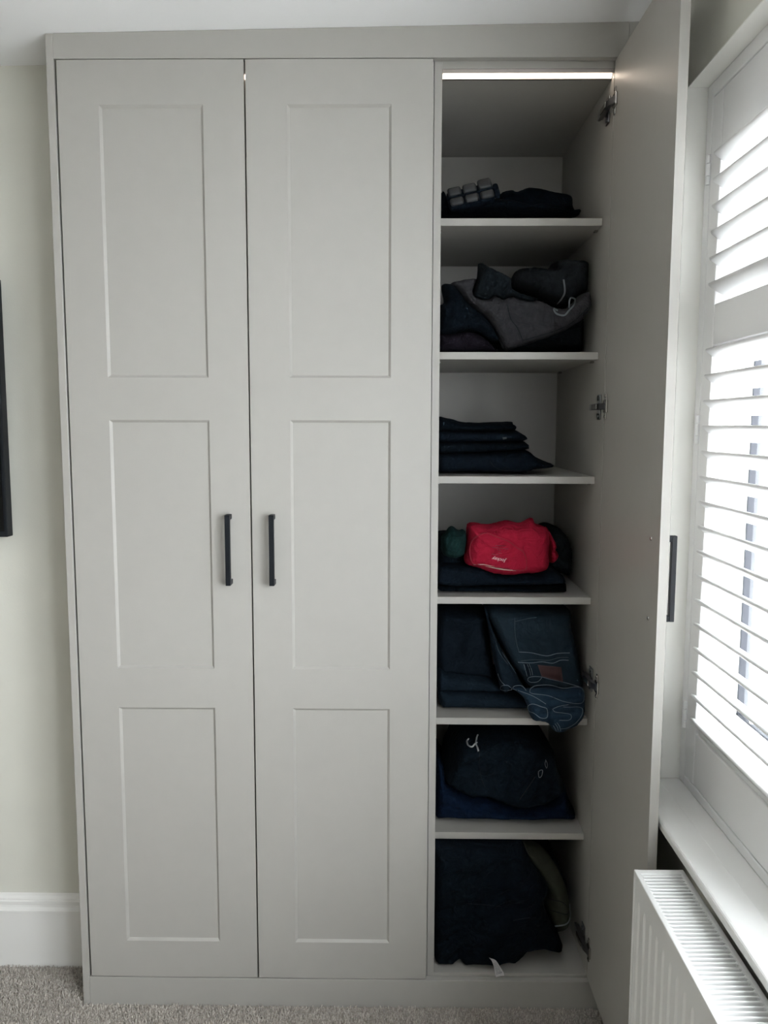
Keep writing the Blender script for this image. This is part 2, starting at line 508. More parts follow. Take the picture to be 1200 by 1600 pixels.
def add_door(parts, xf=None):
    root = None
    for (n, bm, m, sub) in parts:
        if xf:
            for v in bm.verts: v.co = xf(v.co)
        o = obj(n, bm, m, root if sub else wr)
        if not sub: root = o
    return root
add_door(door('door', 0.0, 'l'))
add_door(door('door', DW+G, 'r'))
ANG = 1.5736
ox, oy = 1.2768, 0.0155
xr = 2*(DW+G)+DW
dx, dy = -math.cos(ANG), -math.sin(ANG)
nx, ny = math.sin(ANG), -math.cos(ANG)
def open_xf(c):
    s = xr-c.x; t = DT-c.y
    return Vector((ox+dx*s+nx*t, oy+dy*s+ny*t, c.z))
d3 = add_door(door('door', 2*(DW+G), 'r'), open_xf)
tag(d3, 'open door seen from its plain inner side')

# concealed hinges between open door and carcass
def hinge(zc):
    bm = bmesh.new()
    xw = XI1
    # cross shaped mounting plate on the side board
    box(bm, xw-0.0035, xw-0.0002, 0.045, 0.075, zc-0.030, zc+0.030, bevel=0.001, seg=1)
    box(bm, xw-0.010, xw-0.0035, 0.046, 0.100, zc-0.0065, zc+0.0065, bevel=0.0015, seg=1)
    for s in (-1, 1):
        bmesh.ops.create_cone(bm, cap_ends=True, segments=12, radius1=0.0055, radius2=0.0048, depth=0.004,
                              matrix=Matrix.Translation((xw-0.005, 0.060, zc+s*0.021)) @ Matrix.Rotation(math.pi/2, 4, 'Y'))
    hg = obj('hinge', bm, 'dark_nickel', d3)
    bm = bmesh.new()
    # arm and cover
    prism(bm, [(0.104, xw-0.015), (0.045, xw-0.0165), (0.012, xw-0.0145), (-0.012, xw-0.0065), (-0.016, xw-0.0015), (0.002, xw-0.0035), (0.045, xw-0.009), (0.104, xw-0.009)], 'z', zc-0.0075, zc+0.0075)
    for v in bm.verts: v.co = Vector((v.co.y, v.co.x, v.co.z))
    
    obj('arm', bm, 'dark_nickel', hg)
    obj('cover', B(xw-0.0185, xw-0.0168, 0.022, 0.070, zc-0.0062, zc+0.0062, bevel=0.0006, seg=1), 'nickel', hg)
    bm = bmesh.new()
    # cup with its flange on the door's inner face
    def f(c):
        return Vector((ox+dx*c.x-nx*c.y, oy+dy*c.x-ny*c.y, c.z))
    box(bm, 0.010, 0.021, 0.0002, 0.0030, zc-0.031, zc+0.031, bevel=0.0012, seg=1, xf=f)
    box(bm, 0.008, 0.034, 0.0002, 0.0060, zc-0.015, zc+0.015, bevel=0.002, seg=2, xf=f)
    for s in (-1, 1):
        M = Matrix.Translation((0.0155, 0.0036, zc+s*0.024)) @ Matrix.Rotation(math.pi/2, 4, 'X')
        r = bmesh.ops.create_cone(bm, cap_ends=True, segments=10, radius1=0.0036, radius2=0.0036, depth=0.0022, matrix=M)
        for v in r['verts']: v.co = f(v.co)
    obj('cup', bm, 'nickel', hg)
for z in (2.228, 1.538, 0.856, 0.165): hinge(z)

# ------------------------------------------------------------------ television on the wall
tv = empty('television', (-0.80, 0.13, 1.205), 'black flat television mounted on the cream wall beside the wardrobe', 'television')
obj('cabinet', B(-1.34, -0.2165, 0.110, 0.140, 1.205, 1.855, bevel=0.002), 'black_metal', tv)
obj('screen', B(-1.332, -0.2245, 0.1085, 0.1098, 1.220, 1.847), 'tv_black', tv)
obj('wall_bracket', B(-0.98, -0.58, 0.1402, 0.1598, 1.40, 1.70), 'black_metal', tv)

# ------------------------------------------------------------------ plantation shutters
SX = 1.410
sf = empty('shutter_frame', (1.42, -1.42, 0.7147), 'white outer frame of the shutters fitted inside the window reveal', 'frame')
FY0, FY1, FZ0, FZ1 = -0.2035, -2.6365, 0.7147, 2.1745
def fr(y0, y1, z0, z1):
    bm = bmesh.new()
    box(bm, SX, SX+0.042, y0, y1, z0, z1, bevel=0.002)
    return bm
obj('jamb', fr(FY0-0.028, FY0, FZ0, FZ1), 'shutter_white', sf)
obj('jamb', fr(FY1, FY1+0.028, FZ0, FZ1), 'shutter_white', sf)
obj('head', fr(FY1+0.0282, FY0-0.0282, FZ1-0.028, FZ1), 'shutter_white', sf)
obj('sill_rail', fr(FY1+0.0282, FY0-0.0282, FZ0, FZ0+0.020), 'shutter_white', sf)
NP = 4
PY0 = FY0-0.030
PW = (abs(FY1-FY0)-0.060-0.003*(NP-1))/NP
PZ0, PZ1 = FZ0+0.0225, FZ1-0.0305
labels = ['white louvred shutter panel closed next to the open wardrobe door',
          'white louvred shutter panel folded open out of view to admit daylight, furthest from the wardrobe of its stack',
          'white louvred shutter panel folded open out of view to admit daylight in the middle of its stack',
          'white louvred shutter panel folded open out of view to admit daylight on the wardrobe side of its stack']
up = [2.0235-0.0500*i for i in range(6)]
lowr = [1.645-0.0508*i for i in range(16)]
# louvre cross-section: flat ellipse, room edge high, outer edge low
LW, LT, TILT = 0.0315, 0.0056, math.radians(28)
XC = SX+0.014
def louvre_mesh(length):
    bm = bmesh.new()
    poly = []
    n = 20
    for k in range(n):
        a = 2*math.pi*k/n
        u = LW*math.copysign(abs(math.cos(a))**0.8, math.cos(a)); w = LT*math.copysign(abs(math.sin(a))**0.75, math.sin(a))
        poly.append((u*math.cos(TILT)+w*math.sin(TILT), -u*math.sin(TILT)+w*math.cos(TILT)))
    prism(bm, poly, 'y', -length/2, length/2)
    bmesh.ops.recalc_face_normals(bm, faces=bm.faces)
    for f in bm.faces:
        if len(f.verts) == 4: f.smooth = True
    me = bpy.data.meshes.new('louvre')
    bm.to_mesh(me); bm.free()
    me.materials.append(MATS['shutter_white'])
    return me
ST = 0.050
lme = louvre_mesh(PW-2*ST-0.003)
for k in range(NP):
    ya = PY0-k*(PW+0.003); yb = ya-PW
    sh = empty('louvred_shutter', (SX+0.014, (ya+yb)/2, PZ0), labels[k], 'shutter', 'shutter panels in the window')
    for (p, q) in ((ya-ST, ya), (yb, yb+ST)):
        obj('stile', B(SX, SX+0.028, p, q, PZ0, PZ1, bevel=0.0025), 'shutter_white', sh)
    zt = up[0]+0.012; zm1 = up[-1]-0.043; zm0 = lowr[0]+0.018; zbm = lowr[-1]-0.040
    for (p, q) in ((2.0345, PZ1), (1.652, 1.7335), (PZ0, 0.848)):
        obj('rail', B(SX+0.001, SX+0.027, yb+ST+0.0003, ya-ST-0.0003, p, q, bevel=0.002), 'shutter_white', sh)
    # stepped lip along the rails where they meet the louvres
    for (p, q) in ((2.0285, 2.0343), (1.6435, 1.6518), (0.8482, 0.8560)):
        obj('rail_lip', B(SX+0.007, SX+0.021, yb+ST+0.0003, ya-ST-0.0003, p, q), 'shutter_white', sh)
    for z in up+lowr:
        o = bpy.data.objects.new('louvre', lme)
        COL.objects.link(o)
        o.parent = sh
        o.location = Vector((XC, (ya+yb)/2, z-0.0155))-ORG[sh]
    yh = PY0+0.001 if k == 0 else (yb-0.0015)
    for z in (2.005, 1.485, 0.872):
        bm = bmesh.new()
        for (a, b_) in ((0.0, 0.016), (0.0175, 0.0405), (0.042, 0.058)):
            bmesh.ops.create_cone(bm, cap_ends=True, segments=14, radius1=0.0042, radius2=0.0042, depth=b_-a,
                                  matrix=Matrix.Translation((SX-0.0042, yh, z-0.029+(a+b_)/2)))
        obj('hinge', bm, 'shutter_white', sh, smooth=False)
    if k:   # unseen panels, added folded open at the far jamb to let in daylight
        sh.rotation_euler = (0, 0, -math.pi/2)
        sh.location = (SX-0.02-PW/2, FY1+0.030+0.050*(k-1), PZ0)

# ------------------------------------------------------------------ radiator
RX0, RX1, RY0, RY1, RZ0, RZ1 = 1.224, 1.316, -0.500, -1.900, 0.085, 0.671
rd = empty('radiator', ((RX0+RX1)/2, -1.2, 0.0), 'white double panel radiator with slotted top grille below the window', 'radiator')
bm = bmesh.new()
# fluted front sheet
ys, xs_ = [], []
y = RY0-0.002
prof = [(RY0-0.002, 0.0)]
pitch = 0.0333
yy = RY0-0.020
while yy > RY1+0.03:
    prof += [(yy, 0.0), (yy-0.004, 0.0035), (yy-0.009, 0.0035), (yy-0.013, 0.0)]
    yy -= pitch
prof.append((RY1+0.002, 0.0))
def sheet(bm, xb, sgn):
    rows = []
    for (z, k) in ((RZ0+0.004, 0), (RZ0+0.038, 0), (RZ0+0.050, 1), (RZ1-0.062, 1), (RZ1-0.050, 0), (RZ1-0.012, 0)):
        rows.append([bm.verts.new((xb+sgn*p[1]*k, p[0], z)) for p in prof])
    rows_b = [[bm.verts.new((xb+sgn*0.011, p[0], z)) for p in (prof[0], prof[-1])] for z in (RZ0+0.004, RZ1-0.012)]
    for i in range(len(rows)-1):
        for j in range(len(prof)-1):
            bm.faces.new((rows[i][j], rows[i][j+1], rows[i+1][j+1], rows[i+1][j]))
    a, b_ = rows_b
    bm.faces.new((a[0], a[1], b_[1], b_[0]))
    bm.faces.new([rows[-1][0]]+rows[-1][1:]+[b_[1], b_[0]])
    bm.faces.new([rows[0][0]]+rows[0][1:]+[a[1], a[0]])
    bm.faces.new([r[0] for r in rows]+[b_[0], a[0]])
    bm.faces.new([r[-1] for r in rows]+[b_[1], a[1]])
sheet(bm, RX0+0.004, 1)
obj('front_panel', bm, 'radiator_white', rd)
bm = bmesh.new()
sheet(bm, RX1-0.004, -1)
obj('back_panel', bm, 'radiator_white', rd)
# convector fins between the panels
bm = bmesh.new()
yy = RY0-0.02; zz = []
k = 0
while yy > RY1+0.02:
    zz.append((0.0 if k % 2 else 1.0, yy)); zz.append((0.0 if k % 2 else 1.0, yy-0.008))
    yy -= 0.0165; k += 1
for (xa, xb) in ((RX0+0.016, RX0+0.042), (RX1-0.042, RX1-0.016)):
    A = [bm.verts.new((xa+(xb-xa)*t, y_, RZ0+0.03)) for t, y_ in zz]
    Z = [bm.verts.new((xa+(xb-xa)*t, y_, RZ1-0.055)) for t, y_ in zz]
    for i in range(len(zz)-1):
        bm.faces.new((A[i], A[i+1], Z[i+1], Z[i]))
obj('convector_fins', bm, 'radiator_inner', rd)
# side caps
for (a, b_) in ((RY0-0.0012, RY0), (RY1, RY1+0.0012)):
    bm = bmesh.new()
    box(bm, RX0+0.002, RX1-0.002, a, b_, RZ0+0.02, RZ1-0.003)
    box(bm, RX0+0.0005, RX0+0.004, a-0.001, b_+0.0005, RZ0+0.02, RZ1-0.012, bevel=0.0004, seg=1)
    obj('side_cap', bm, 'radiator_white', rd)
# top grille: rim and bars
bm = bmesh.new()
gx0, gx1 = RX0, RX1
box(bm, gx0, gx0+0.0095, RY1, RY0, RZ1-0.012, RZ1, bevel=0.0018)
box(bm, gx1-0.0095, gx1, RY1, RY0, RZ1-0.012, RZ1, bevel=0.0018)
box(bm, gx0+0.0005, gx1-0.0005, RY0-0.016, RY0-0.0003, RZ1-0.012, RZ1-0.0002, bevel=0.0018)
box(bm, gx0+0.0005, gx1-0.0005, RY1+0.0003, RY1+0.016, RZ1-0.012, RZ1-0.0002, bevel=0.0018)
gr = obj('top_grille', bm, 'radiator_white', rd)
bb = bmesh.new()
poly = [(-0.0014, -0.0095), (0.0014, -0.0095), (0.0014, -0.0012), (0.0007, 0.0), (-0.0007, 0.0), (-0.0014, -0.0012)]
prism(bb, poly, 'x', gx0+0.008, gx1-0.008)
for sx, xx in ((1, gx0+0.0094), (-1, gx1-0.0094)):   # fillets that round the slot ends
    prism(bb, [(xx, -0.0048), (xx+sx*0.003, -0.0022), (xx+sx*0.003, 0.0022), (xx, 0.0048)], 'z', -0.005, -0.0006)
bmesh.ops.recalc_face_normals(bb, faces=bb.faces)
bar0 = bpy.data.meshes.new('bar')
for v in bb.verts: v.co.x -= ORG[gr].x
bb.to_mesh(bb_m := bar0); bb.free()
bar0.materials.append(MATS['radiator_white'])
yy = RY0-0.0215
while yy > RY1+0.022:
    o = bpy.data.objects.new('grille_bar', bar0)
    COL.objects.link(o)
    o.parent = gr
    o.location = Vector((ORG[gr].x, yy, RZ1-0.0006))-ORG[gr]
    yy -= 0.0104
bm = bmesh.new()
for y_ in (RY0-0.03, RY1+0.03):
    tube(bm, [(1.27, y_, 0.0005), (1.27, y_, 0.05), (1.27, y_, RZ0+0.02)], 0.0075, 12)
    tube(bm, [(1.27, y_, 0.045), (1.27, y_, 0.085)], 0.014, 12)
obj('valve_pipe', bm, 'nickel', rd)
bm = bmesh.new()
for y_ in (RY0-0.15, RY1+0.15):
    box(bm, RX1-0.006, WX-0.0004, y_-0.012, y_+0.012, 0.16, 0.58)
obj('wall_bracket', bm, 'radiator_white', rd)

# ------------------------------------------------------------------ carpet pile
def pile(count):
    rng = np.random.default_rng(3)
    verts, faces, mi = [], [], []
    xs = rng.uniform(-0.55, 1.60, count); ys_ = rng.uniform(-0.62, 0.139, count)
    for x, y in zip(xs, ys_):
        if x > -0.028 and y > -0.004: continue
        if x > 1.362 or (x > 1.20 and y < -0.485): continue
        h = rng.uniform(0.004, 0.0095); a = rng.uniform(0, 6.283); r = rng.uniform(0.0011, 0.0020)
        lx, ly = rng.normal(0, 0.0022, 2)
        i = len(verts)
        for k in range(3):
            t = a+k*2.094
            verts.append((x+r*math.cos(t), y+r*math.sin(t), 0.0003))
        for k in range(3):
            t = a+k*2.094+0.5
            xx_ = x+lx+0.8*r*math.cos(t); yy_ = y+ly+0.8*r*math.sin(t)
            if x > -0.028: yy_ = min(yy_, -0.001)
            else: xx_ = min(xx_, -0.024)
            verts.append((xx_, yy_, h))
        faces += [(i, i+1, i+4, i+3), (i+1, i+2, i+5, i+4), (i+2, i, i+3, i+5), (i+3, i+4, i+5)]
        mi += [int(rng.random() < 0.45)]*4
    me = bpy.data.meshes.new('carpet_pile')
    me.from_pydata(verts, [], faces)
    me.materials.append(MATS['carpet_pile']); me.materials.append(MATS['carpet_pile_pale'])
    me.polygons.foreach_set('material_index', mi)
    o = bpy.data.objects.new('carpet_pile', me)
    COL.objects.link(o)
    tag(o, 'flecked grey beige carpet tufts around the wardrobe plinth', 'carpet', kind='stuff')
pile(125000)

# ------------------------------------------------------------------ garments
def blob(name, px, yr, yf, yb, m, label, zmin=None, group=None, cat='garment', R=0.022, amp=0.004, freq=(18, 7), ang=0.0, seed=0, step=0.0052,
         smooth_outline=True, lump=0.010, parent=None, sub=3, xmax=XI1-0.0012, xmin=XI0+0.0012, zmax=None, pinch=None):
    """soft cloth body whose outline (at depth yr) is given, puffed forward to yf and back to yb, with folds"""
    yr, yf, yb = yr+DY, yf+DY, yb+DY
    pts = [at(a, b_, yr) for a, b_ in px]
    P = np.array([(p.x, p.z) for p in pts])
    P = np.array(catmull(P, per=sub, closed=True)) if smooth_outline else P
    # resample evenly
    seg = np.linalg.norm(np.roll(P, -1, 0)-P, axis=1); L = seg.sum()
    n = max(24, int(L/(step*0.9)))
    cum = np.concatenate([[0], np.cumsum(seg)]); Pc = np.vstack([P, P[:1]])
    t = np.linspace(0, L, n, endpoint=False)
    P = np.stack([np.interp(t, cum, Pc[:, 0]), np.interp(t, cum, Pc[:, 1])], 1)
    for i in range(n):
        q = Vector((P[i, 0]*60, P[i, 1]*60, seed*3.1))
        P[i, 0] += 0.0012*noise.noise(q); P[i, 1] += 0.0012*noise.noise(q+Vector((9, 3, 1)))
    P[:, 0] = np.clip(P[:, 0], xmin, xmax)
    if zmin is not None: P[:, 1] = np.maximum(P[:, 1], zmin)
    if zmax is not None: P[:, 1] = np.minimum(P[:, 1], zmax)
    # drop coincident points made by the clamps
    keep = [0]
    for i in range(1, n):
        if np.linalg.norm(P[i]-P[keep[-1]]) > step*0.35: keep.append(i)
    P = P[keep]
    if np.linalg.norm(P[0]-P[-1]) < step*0.35: P = P[:-1]
    n = len(P)
    rng = np.random.default_rng(seed+7)
    x0, z0 = P.min(0); x1, z1 = P.max(0)
    gx, gz = np.meshgrid(np.arange(x0, x1, step), np.arange(z0, z1, step*0.87))
    gx = gx + (np.arange(gx.shape[0]) % 2)[:, None]*step/2
    Q = np.stack([gx.ravel(), gz.ravel()], 1) + rng.normal(0, step*0.06, (gx.size, 2))
    def dist(Q):
        A = P; D = np.roll(P, -1, 0)-P
        d = np.full(len(Q), 1e9)
        ins = np.zeros(len(Q), bool)
        for i in range(n):
            w = Q-A[i]
            l2 = D[i]@D[i]+1e-18
            tt = np.clip((w@D[i])/l2, 0, 1)
            d = np.minimum(d, np.hypot(w[:, 0]-tt*D[i, 0], w[:, 1]-tt*D[i, 1]))
            a, b_ = A[i], A[i]+D[i]
            c = ((a[1] > Q[:, 1]) != (b_[1] > Q[:, 1]))
            with np.errstate(divide='ignore', invalid='ignore'):
                xi = (b_[0]-a[0])*(Q[:, 1]-a[1])/(b_[1]-a[1])+a[0]
            ins ^= c & (Q[:, 0] < xi)
        return d, ins
    d, ins = dist(Q)
    Q = Q[ins & (d > step*0.55)]
    V2 = [Vector((float(a), float(b_))) for a, b_ in P]+[Vector((float(a), float(b_))) for a, b_ in Q]
    ov, oe, of, *_ = delaunay_2d_cdt(V2, [(i, (i+1) % n) for i in range(n)], [], 1, 1e-6)
    X = np.array([(v.x, v.y) for v in ov])
    d, _ins = dist(X)
    ca, sa = math.cos(ang), math.sin(ang)
    bm = bmesh.new()
    F, Bk = [], []
    for i, (x, z) in enumerate(X):
        k = min(d[i]/R, 1.0)
        pr = math.sqrt(max(0.0, 1-(1-k)**2))
        u = ca*x+sa*z; v = -sa*x+ca*z
        wob = 0.35*noise.noise(Vector((x*9, z*9, seed+4.0)))
        n1 = noise.noise(Vector((u*freq[1]+wob, v*freq[0]+wob*2, seed*1.7)))
        n2 = noise.noise(Vector((u*freq[1]*2.1+3, v*freq[0]*2.2+wob*2, seed*2.3+9)))
        n3 = noise.noise(Vector((x*8, z*8, seed+2.0)))
        fold = (1-2.2*abs(n1))*amp + (1-2.2*abs(n2))*amp*0.45
        env = min(d[i]/(R*0.8), 1.0)
        yy = yr-(yr-yf)*pr - (fold+n3*lump)*env
        on = d[i] < 1e-5
        a = bm.verts.new((x, yr if on else yy, z))
        F.append(a)
        Bk.append(a if on else bm.verts.new((x, yr+(yb-yr)*pr, z)))
    for f in of:
        try: bm.faces.new([F[i] for i in f])
        except ValueError: pass
        g = [Bk[i] for i in reversed(f)]
        if any(q not in F for q in ()) or [F[i] for i in f] != [Bk[i] for i in f]:
            try: bm.faces.new(g)
            except ValueError: pass
    if zmin is not None:
        for v in bm.verts: v.co.z = max(v.co.z, zmin)
    bv = BVHTree.FromBMesh(bm)
    o = obj(name, bm, m, parent, smooth=True)
    if parent is None: tag(o, label, cat, group)
    elif label: o['label'] = label
    BV[o] = bv
    return o
BV = {}
DY = YS-0.045      # garment depths are measured from the shelf fronts
def hit(o, px, py, lift=0.0006):
    d = ray(px, py).normalized()
    h = BV[o].ray_cast(CAM, d)
    if h[0] is None: return None
    return h[0]-d*lift
def cord(name, o, px, r, m, closed=False, per=6, lift=0.0004, sides=6, flat=1.0):
    pp = catmull(px, per, closed)
    pts = [hit(o, a, b_, lift) for a, b_ in pp]
    good = [p for p in pts if p is not None]
    if len(good) < 3: return None
    # fill misses with the depth of the nearest hit
    out = []
    last = good[0]
    for p, (a, b_) in zip(pts, pp):
        if p is None: p = at(a, b_, last.y)
        last = p
        out.append(p)
    ys_ = np.array([p.y for p in out])
    if len(ys_) > 4:
        ker = np.array([1, 2, 1])/4
        yp = np.concatenate([[ys_[0]], ys_, [ys_[-1]]])
        ys2 = np.minimum(np.convolve(yp, ker, 'valid'), ys_+0.0004)
        out = [at(a, b_, float(y_)) for (a, b_), y_ in zip(pp, ys2)]
    bm = bmesh.new()
    tube(bm, out, r, sides, closed, flat)
    return obj(name, bm, m, o, smooth=True)
def crop(ox_, oy_, s, pts):
    return [(ox_+a/s, oy_+b_/s) for a, b_ in pts]

# --- top shelf
S = lambda pts: crop(660, 230, 4.0, pts)
z = SHELF[0]+0.0008
blob('folded_shirt', S([(470,310),(520,290),(555,284),(575,296),(640,271),(720,274),(800,295),(915,320),(930,395),(930,430),(700,440),(460,440)]),
     0.29, 0.225, 0.44, 'black_cotton', 'black folded shirt with arched edge lying at the back of the top shelf', z, 'black clothes on the top shelf', amp=0.004, seed=1, ang=0.1)
blob('folded_trousers', S([(108,300),(140,300),(170,345),(260,350),(360,338),(460,340),(560,352),(660,378),(720,368),(800,375),(880,400),(955,405),(980,402),(975,428),(900,432),(600,440),(300,438),(108,430)]),
     0.14, 0.075, 0.20, 'near_black', 'flat black folded trousers along the front of the top shelf', z, 'black clothes on the top shelf', amp=0.003, freq=(40, 8), seed=2, lump=0.004, R=0.02)
# padded pouch: two rows of three rounded pads
pc = at(738, 304, 0.058+DY)
pu = (at(778, 290, 0.058+DY)-at(697, 309, 0.058+DY))
ln = pu.length; pu.normalize()
pv = Vector((-pu.z, 0, pu.x))
pv = (pv*0.93+Vector((0, 0.36, 0))).normalized()
pn = pu.cross(pv).normalized()
if pn.y > 0: pn = -pn
pch = empty('padded_pouch', pc-pv*0.028, 'charcoal moulded pouch with two rows of raised pads on black clothes', 'pouch')
def pbox(bm, u0, u1, v0, v1, n0, n1, bev, seg=3):
    box(bm, u0, u1, v0, v1, n0, n1, bevel=bev, seg=seg, xf=lambda c: pc+pu*c.x+pv*c.y+pn*c.z)
bm = bmesh.new(); pbox(bm, -0.061, 0.052, -0.026, 0.023, -0.018, 0.004, 0.008)
obj('body', bm, 'black_twill', pch, smooth=True)
cw = 0.0345
for r_, (v0, v1) in enumerate(((0.0025, 0.0265), (-0.0235, -0.0025))):
    for k in range(3):
        bm = bmesh.new()
        u0 = -0.058+k*0.0375
        sh_ = 0.004 if k == 2 else 0.0
        pbox(bm, u0, u0+cw-0.001, v0, v1+sh_*(1-r_), 0.0, 0.012, 0.0065, 4)
        obj('pad', bm, 'pouch', pch, smooth=True)
bm = bmesh.new(); pbox(bm, -0.060, 0.054, -0.0018, 0.0018, 0.0, 0.0095, 0.0015, 2)
obj('ridge', bm, 'black_twill', pch)
bm = bmesh.new(); pbox(bm, 0.052, 0.066, -0.020, 0.016, -0.016, 0.004, 0.006, 3)
obj('end_tab', bm, 'black_twill', pch, smooth=True)

# --- second shelf
S = lambda pts: crop(680, 390, 4.615, pts)
z = SHELF[1]+0.0008
blob('folded_jumper', S([(20,735),(22,620),(320,600),(620,560),(840,540),(960,530),(1100,455),(1118,500),(1120,620),(1105,735)]),
     0.23, 0.165, 0.42, 'slate_jersey', 'dark slate folded jumper at the bottom of the bundle on the second shelf', z, 'clothes on the second shelf', amp=0.003, freq=(30, 6), seed=5, lump=0.004)
blob('folded_shirt', S([(20,735),(22,620),(90,612),(150,606),(220,592),(300,606),(370,650),(420,705),(430,735)]),
     0.095, 0.062, 0.150, 'plum_cotton', 'plum black folded shirt low in the corner of the second shelf', z, 'clothes on the second shelf', amp=0.003, seed=6, lump=0.004)
blob('crumpled_jacket', S([(45,262),(110,248),(175,300),(218,364),(278,424),(340,466),(400,536),(450,620),(486,700),(440,720),(370,660),(300,615),(220,604),(110,620),(24,610),(24,420),(60,382)]),
     0.12, 0.080, 0.160, 'near_black', 'black crumpled jacket spilling from under the charcoal joggers on the second shelf', z+0.03, 'clothes on the second shelf', amp=0.013, freq=(30, 12), ang=1.0, seed=7, lump=0.004)
HD = blob('rolled_joggers', S([(552,230),(566,170),(605,148),(700,140),(815,155),(835,105),(900,88),(1000,92),(1085,118),(1098,220),(1106,318),(1030,345),(940,435),(840,425),(750,380),(700,340),(560,285)]),
     0.20, 0.125, 0.42, 'dark_grey_jersey', 'dark grey rolled joggers with looped drawstring on the second shelf', z+0.05, 'clothes on the second shelf', amp=0.014, freq=(24, 9), ang=0.9, seed=8, zmax=SHELF[0]-0.0245)
jog = blob('draped_joggers', S([(110,246),(200,222),(300,212),(278,300),(282,335),(310,352),(370,360),(420,330),(480,356),(540,336),(600,358),(690,370),(750,370),(840,414),(940,424),(1030,336),(1100,310),(1117,400),(1092,470),(1000,545),(880,607),(700,672),(590,705),(500,727),(455,640),(380,520),(330,470),(270,432),(210,372),(165,308)]),
     0.105, 0.068, 0.145, 'charcoal_jersey', 'charcoal jersey joggers draped in a point over the second shelf pile', z, 'clothes on the second shelf', amp=0.009, freq=(22, 7), ang=1.9, seed=9, R=0.015, lump=0.008)
cr_ = blob('crumpled_shirt', S([(262,335),(300,200),(308,112),(330,98),(400,138),(445,160),(545,214),(555,290),(700,345),(745,352),(690,382),(600,370),(540,350),(480,372),(420,345),(370,374),(300,362)]),
     0.090, 0.050, 0.118, 'slate_jersey', 'dark crumpled shirt bunched on top of the charcoal joggers', z+0.05, 'clothes on the second shelf', amp=0.020, freq=(40, 16), ang=1.1, seed=10, R=0.02, step=0.0045)
cord('seam', jog, S([(520,400),(545,500),(590,560),(625,640),(632,668)]), 0.0009, 'dark_grey_jersey')
cord('seam', jog, S([(1100,420),(1000,515),(880,580),(720,630),(630,655)]), 0.0008, 'dark_grey_jersey')
cord('hem', jog, S([(165,308),(215,370),(275,430),(335,470),(388,525),(458,640),(500,722)]), 0.0014, 'charcoal_jersey')
cord('drawstring', HD, S([(925,215),(935,300),(915,350),(880,392)]), 0.0024, 'cord_grey', flat=0.6, lift=0.0012)
ds = S([(884,440),(856,428),(875,462),(930,474),(965,440),(1000,400),(1010,362),(982,348),(968,372),(966,420)])
cord('drawstring', jog, ds, 0.0023, 'cord_grey', flat=0.6, lift=0.0020)

# --- third shelf: folded black trousers
S = lambda pts: crop(680, 640, 6.0, pts)
z = SHELF[2]+0.0008
gk = 'black trousers stacked on the third shelf'
L4 = blob('folded_trousers', S([(20,404),(300,396),(520,388),(700,382),(845,376),(930,440),(1020,480),(1096,512),(1052,549),(930,557),(800,592),(620,598),(480,587),(200,582),(20,582)]),
     0.20, 0.105, 0.42, 'black_twill', 'black folded trousers with pointed corner at the bottom of the third shelf stack', z, gk, amp=0.003, freq=(40, 5), ang=-0.15, seed=11, lump=0.005, R=0.018)
L3 = blob('folded_trousers', S([(20,296),(500,294),(780,292),(830,298),(856,318),(864,352),(842,378),(700,393),(500,399),(20,419)]),
     0.21, 0.125, 0.42, 'near_black', 'black folded trousers with rounded edge, second from the bottom of the stack', None, gk, amp=0.003, freq=(40, 5), seed=12, lump=0.005, R=0.014)
L2 = blob('folded_trousers', S([(20,194),(400,200),(700,194),(752,192),(800,214),(838,250),(846,275),(836,292),(780,303),(500,309),(20,311)]),
     0.215, 0.135, 0.42, 'black_twill', 'black folded trousers with small grey logo in the middle of the stack', None, gk, amp=0.003, freq=(40, 5), seed=13, lump=0.005, R=0.014)
L1 = blob('folded_trousers', S([(20,68),(110,82),(180,97),(245,116),(420,122),(560,115),(718,116),(722,142),(750,146),(750,192),(700,206),(400,215),(20,210)]),
     0.22, 0.145, 0.42, 'near_black', 'black folded trousers on top of the third shelf stack', None, gk, amp=0.003, freq=(34, 5), seed=14, lump=0.005, R=0.016)
def patch(name, o, px, m, lift=0.0008, res=(10, 6), parent=None):
    """thin quad laid on a garment: px are 4 corners"""
    bm = bmesh.new()
    a, b_, c, d_ = [np.array(p, float) for p in px]
    rows = []
    for j in range(res[1]+1):
        t = j/res[1]; row = []
        for i in range(res[0]+1):
            s = i/res[0]
            q = (a*(1-s)+b_*s)*(1-t)+(d_*(1-s)+c*s)*t
            h = hit(o, q[0], q[1], lift)
            row.append(h)
        rows.append(row)
    good = [h for r in rows for h in r if h is not None]
    if not good: bm.free(); return None
    ym = sum(h.y for h in good)/len(good)
    VV = []
    for j, row in enumerate(rows):
        t = j/res[1]; R2 = []
        for i, h in enumerate(row):
            s = i/res[0]
            q = (a*(1-s)+b_*s)*(1-t)+(d_*(1-s)+c*s)*t
            if h is None: h = at(q[0], q[1], ym)
            R2.append(bm.verts.new(h))
        VV.append(R2)
    for j in range(res[1]):
        for i in range(res[0]):
            bm.faces.new((VV[j][i], VV[j][i+1], VV[j+1][i+1], VV[j+1][i]))
    r = bmesh.ops.solidify(bm, geom=bm.faces[:], thickness=0.0006)
    return obj(name, bm, m, parent or o, smooth=True)
patch('logo', L2, S([(628,258),(668,256),(672,274),(636,282)]), 'print_grey')
patch('logo', L3, S([(640,345),(668,338),(670,346),(645,354)]), 'dark_grey_jersey')
cord('seam', L4, S([(510,480),(560,540),(640,568),(760,572),(900,560)]), 0.0010, 'dark_grey_jersey')

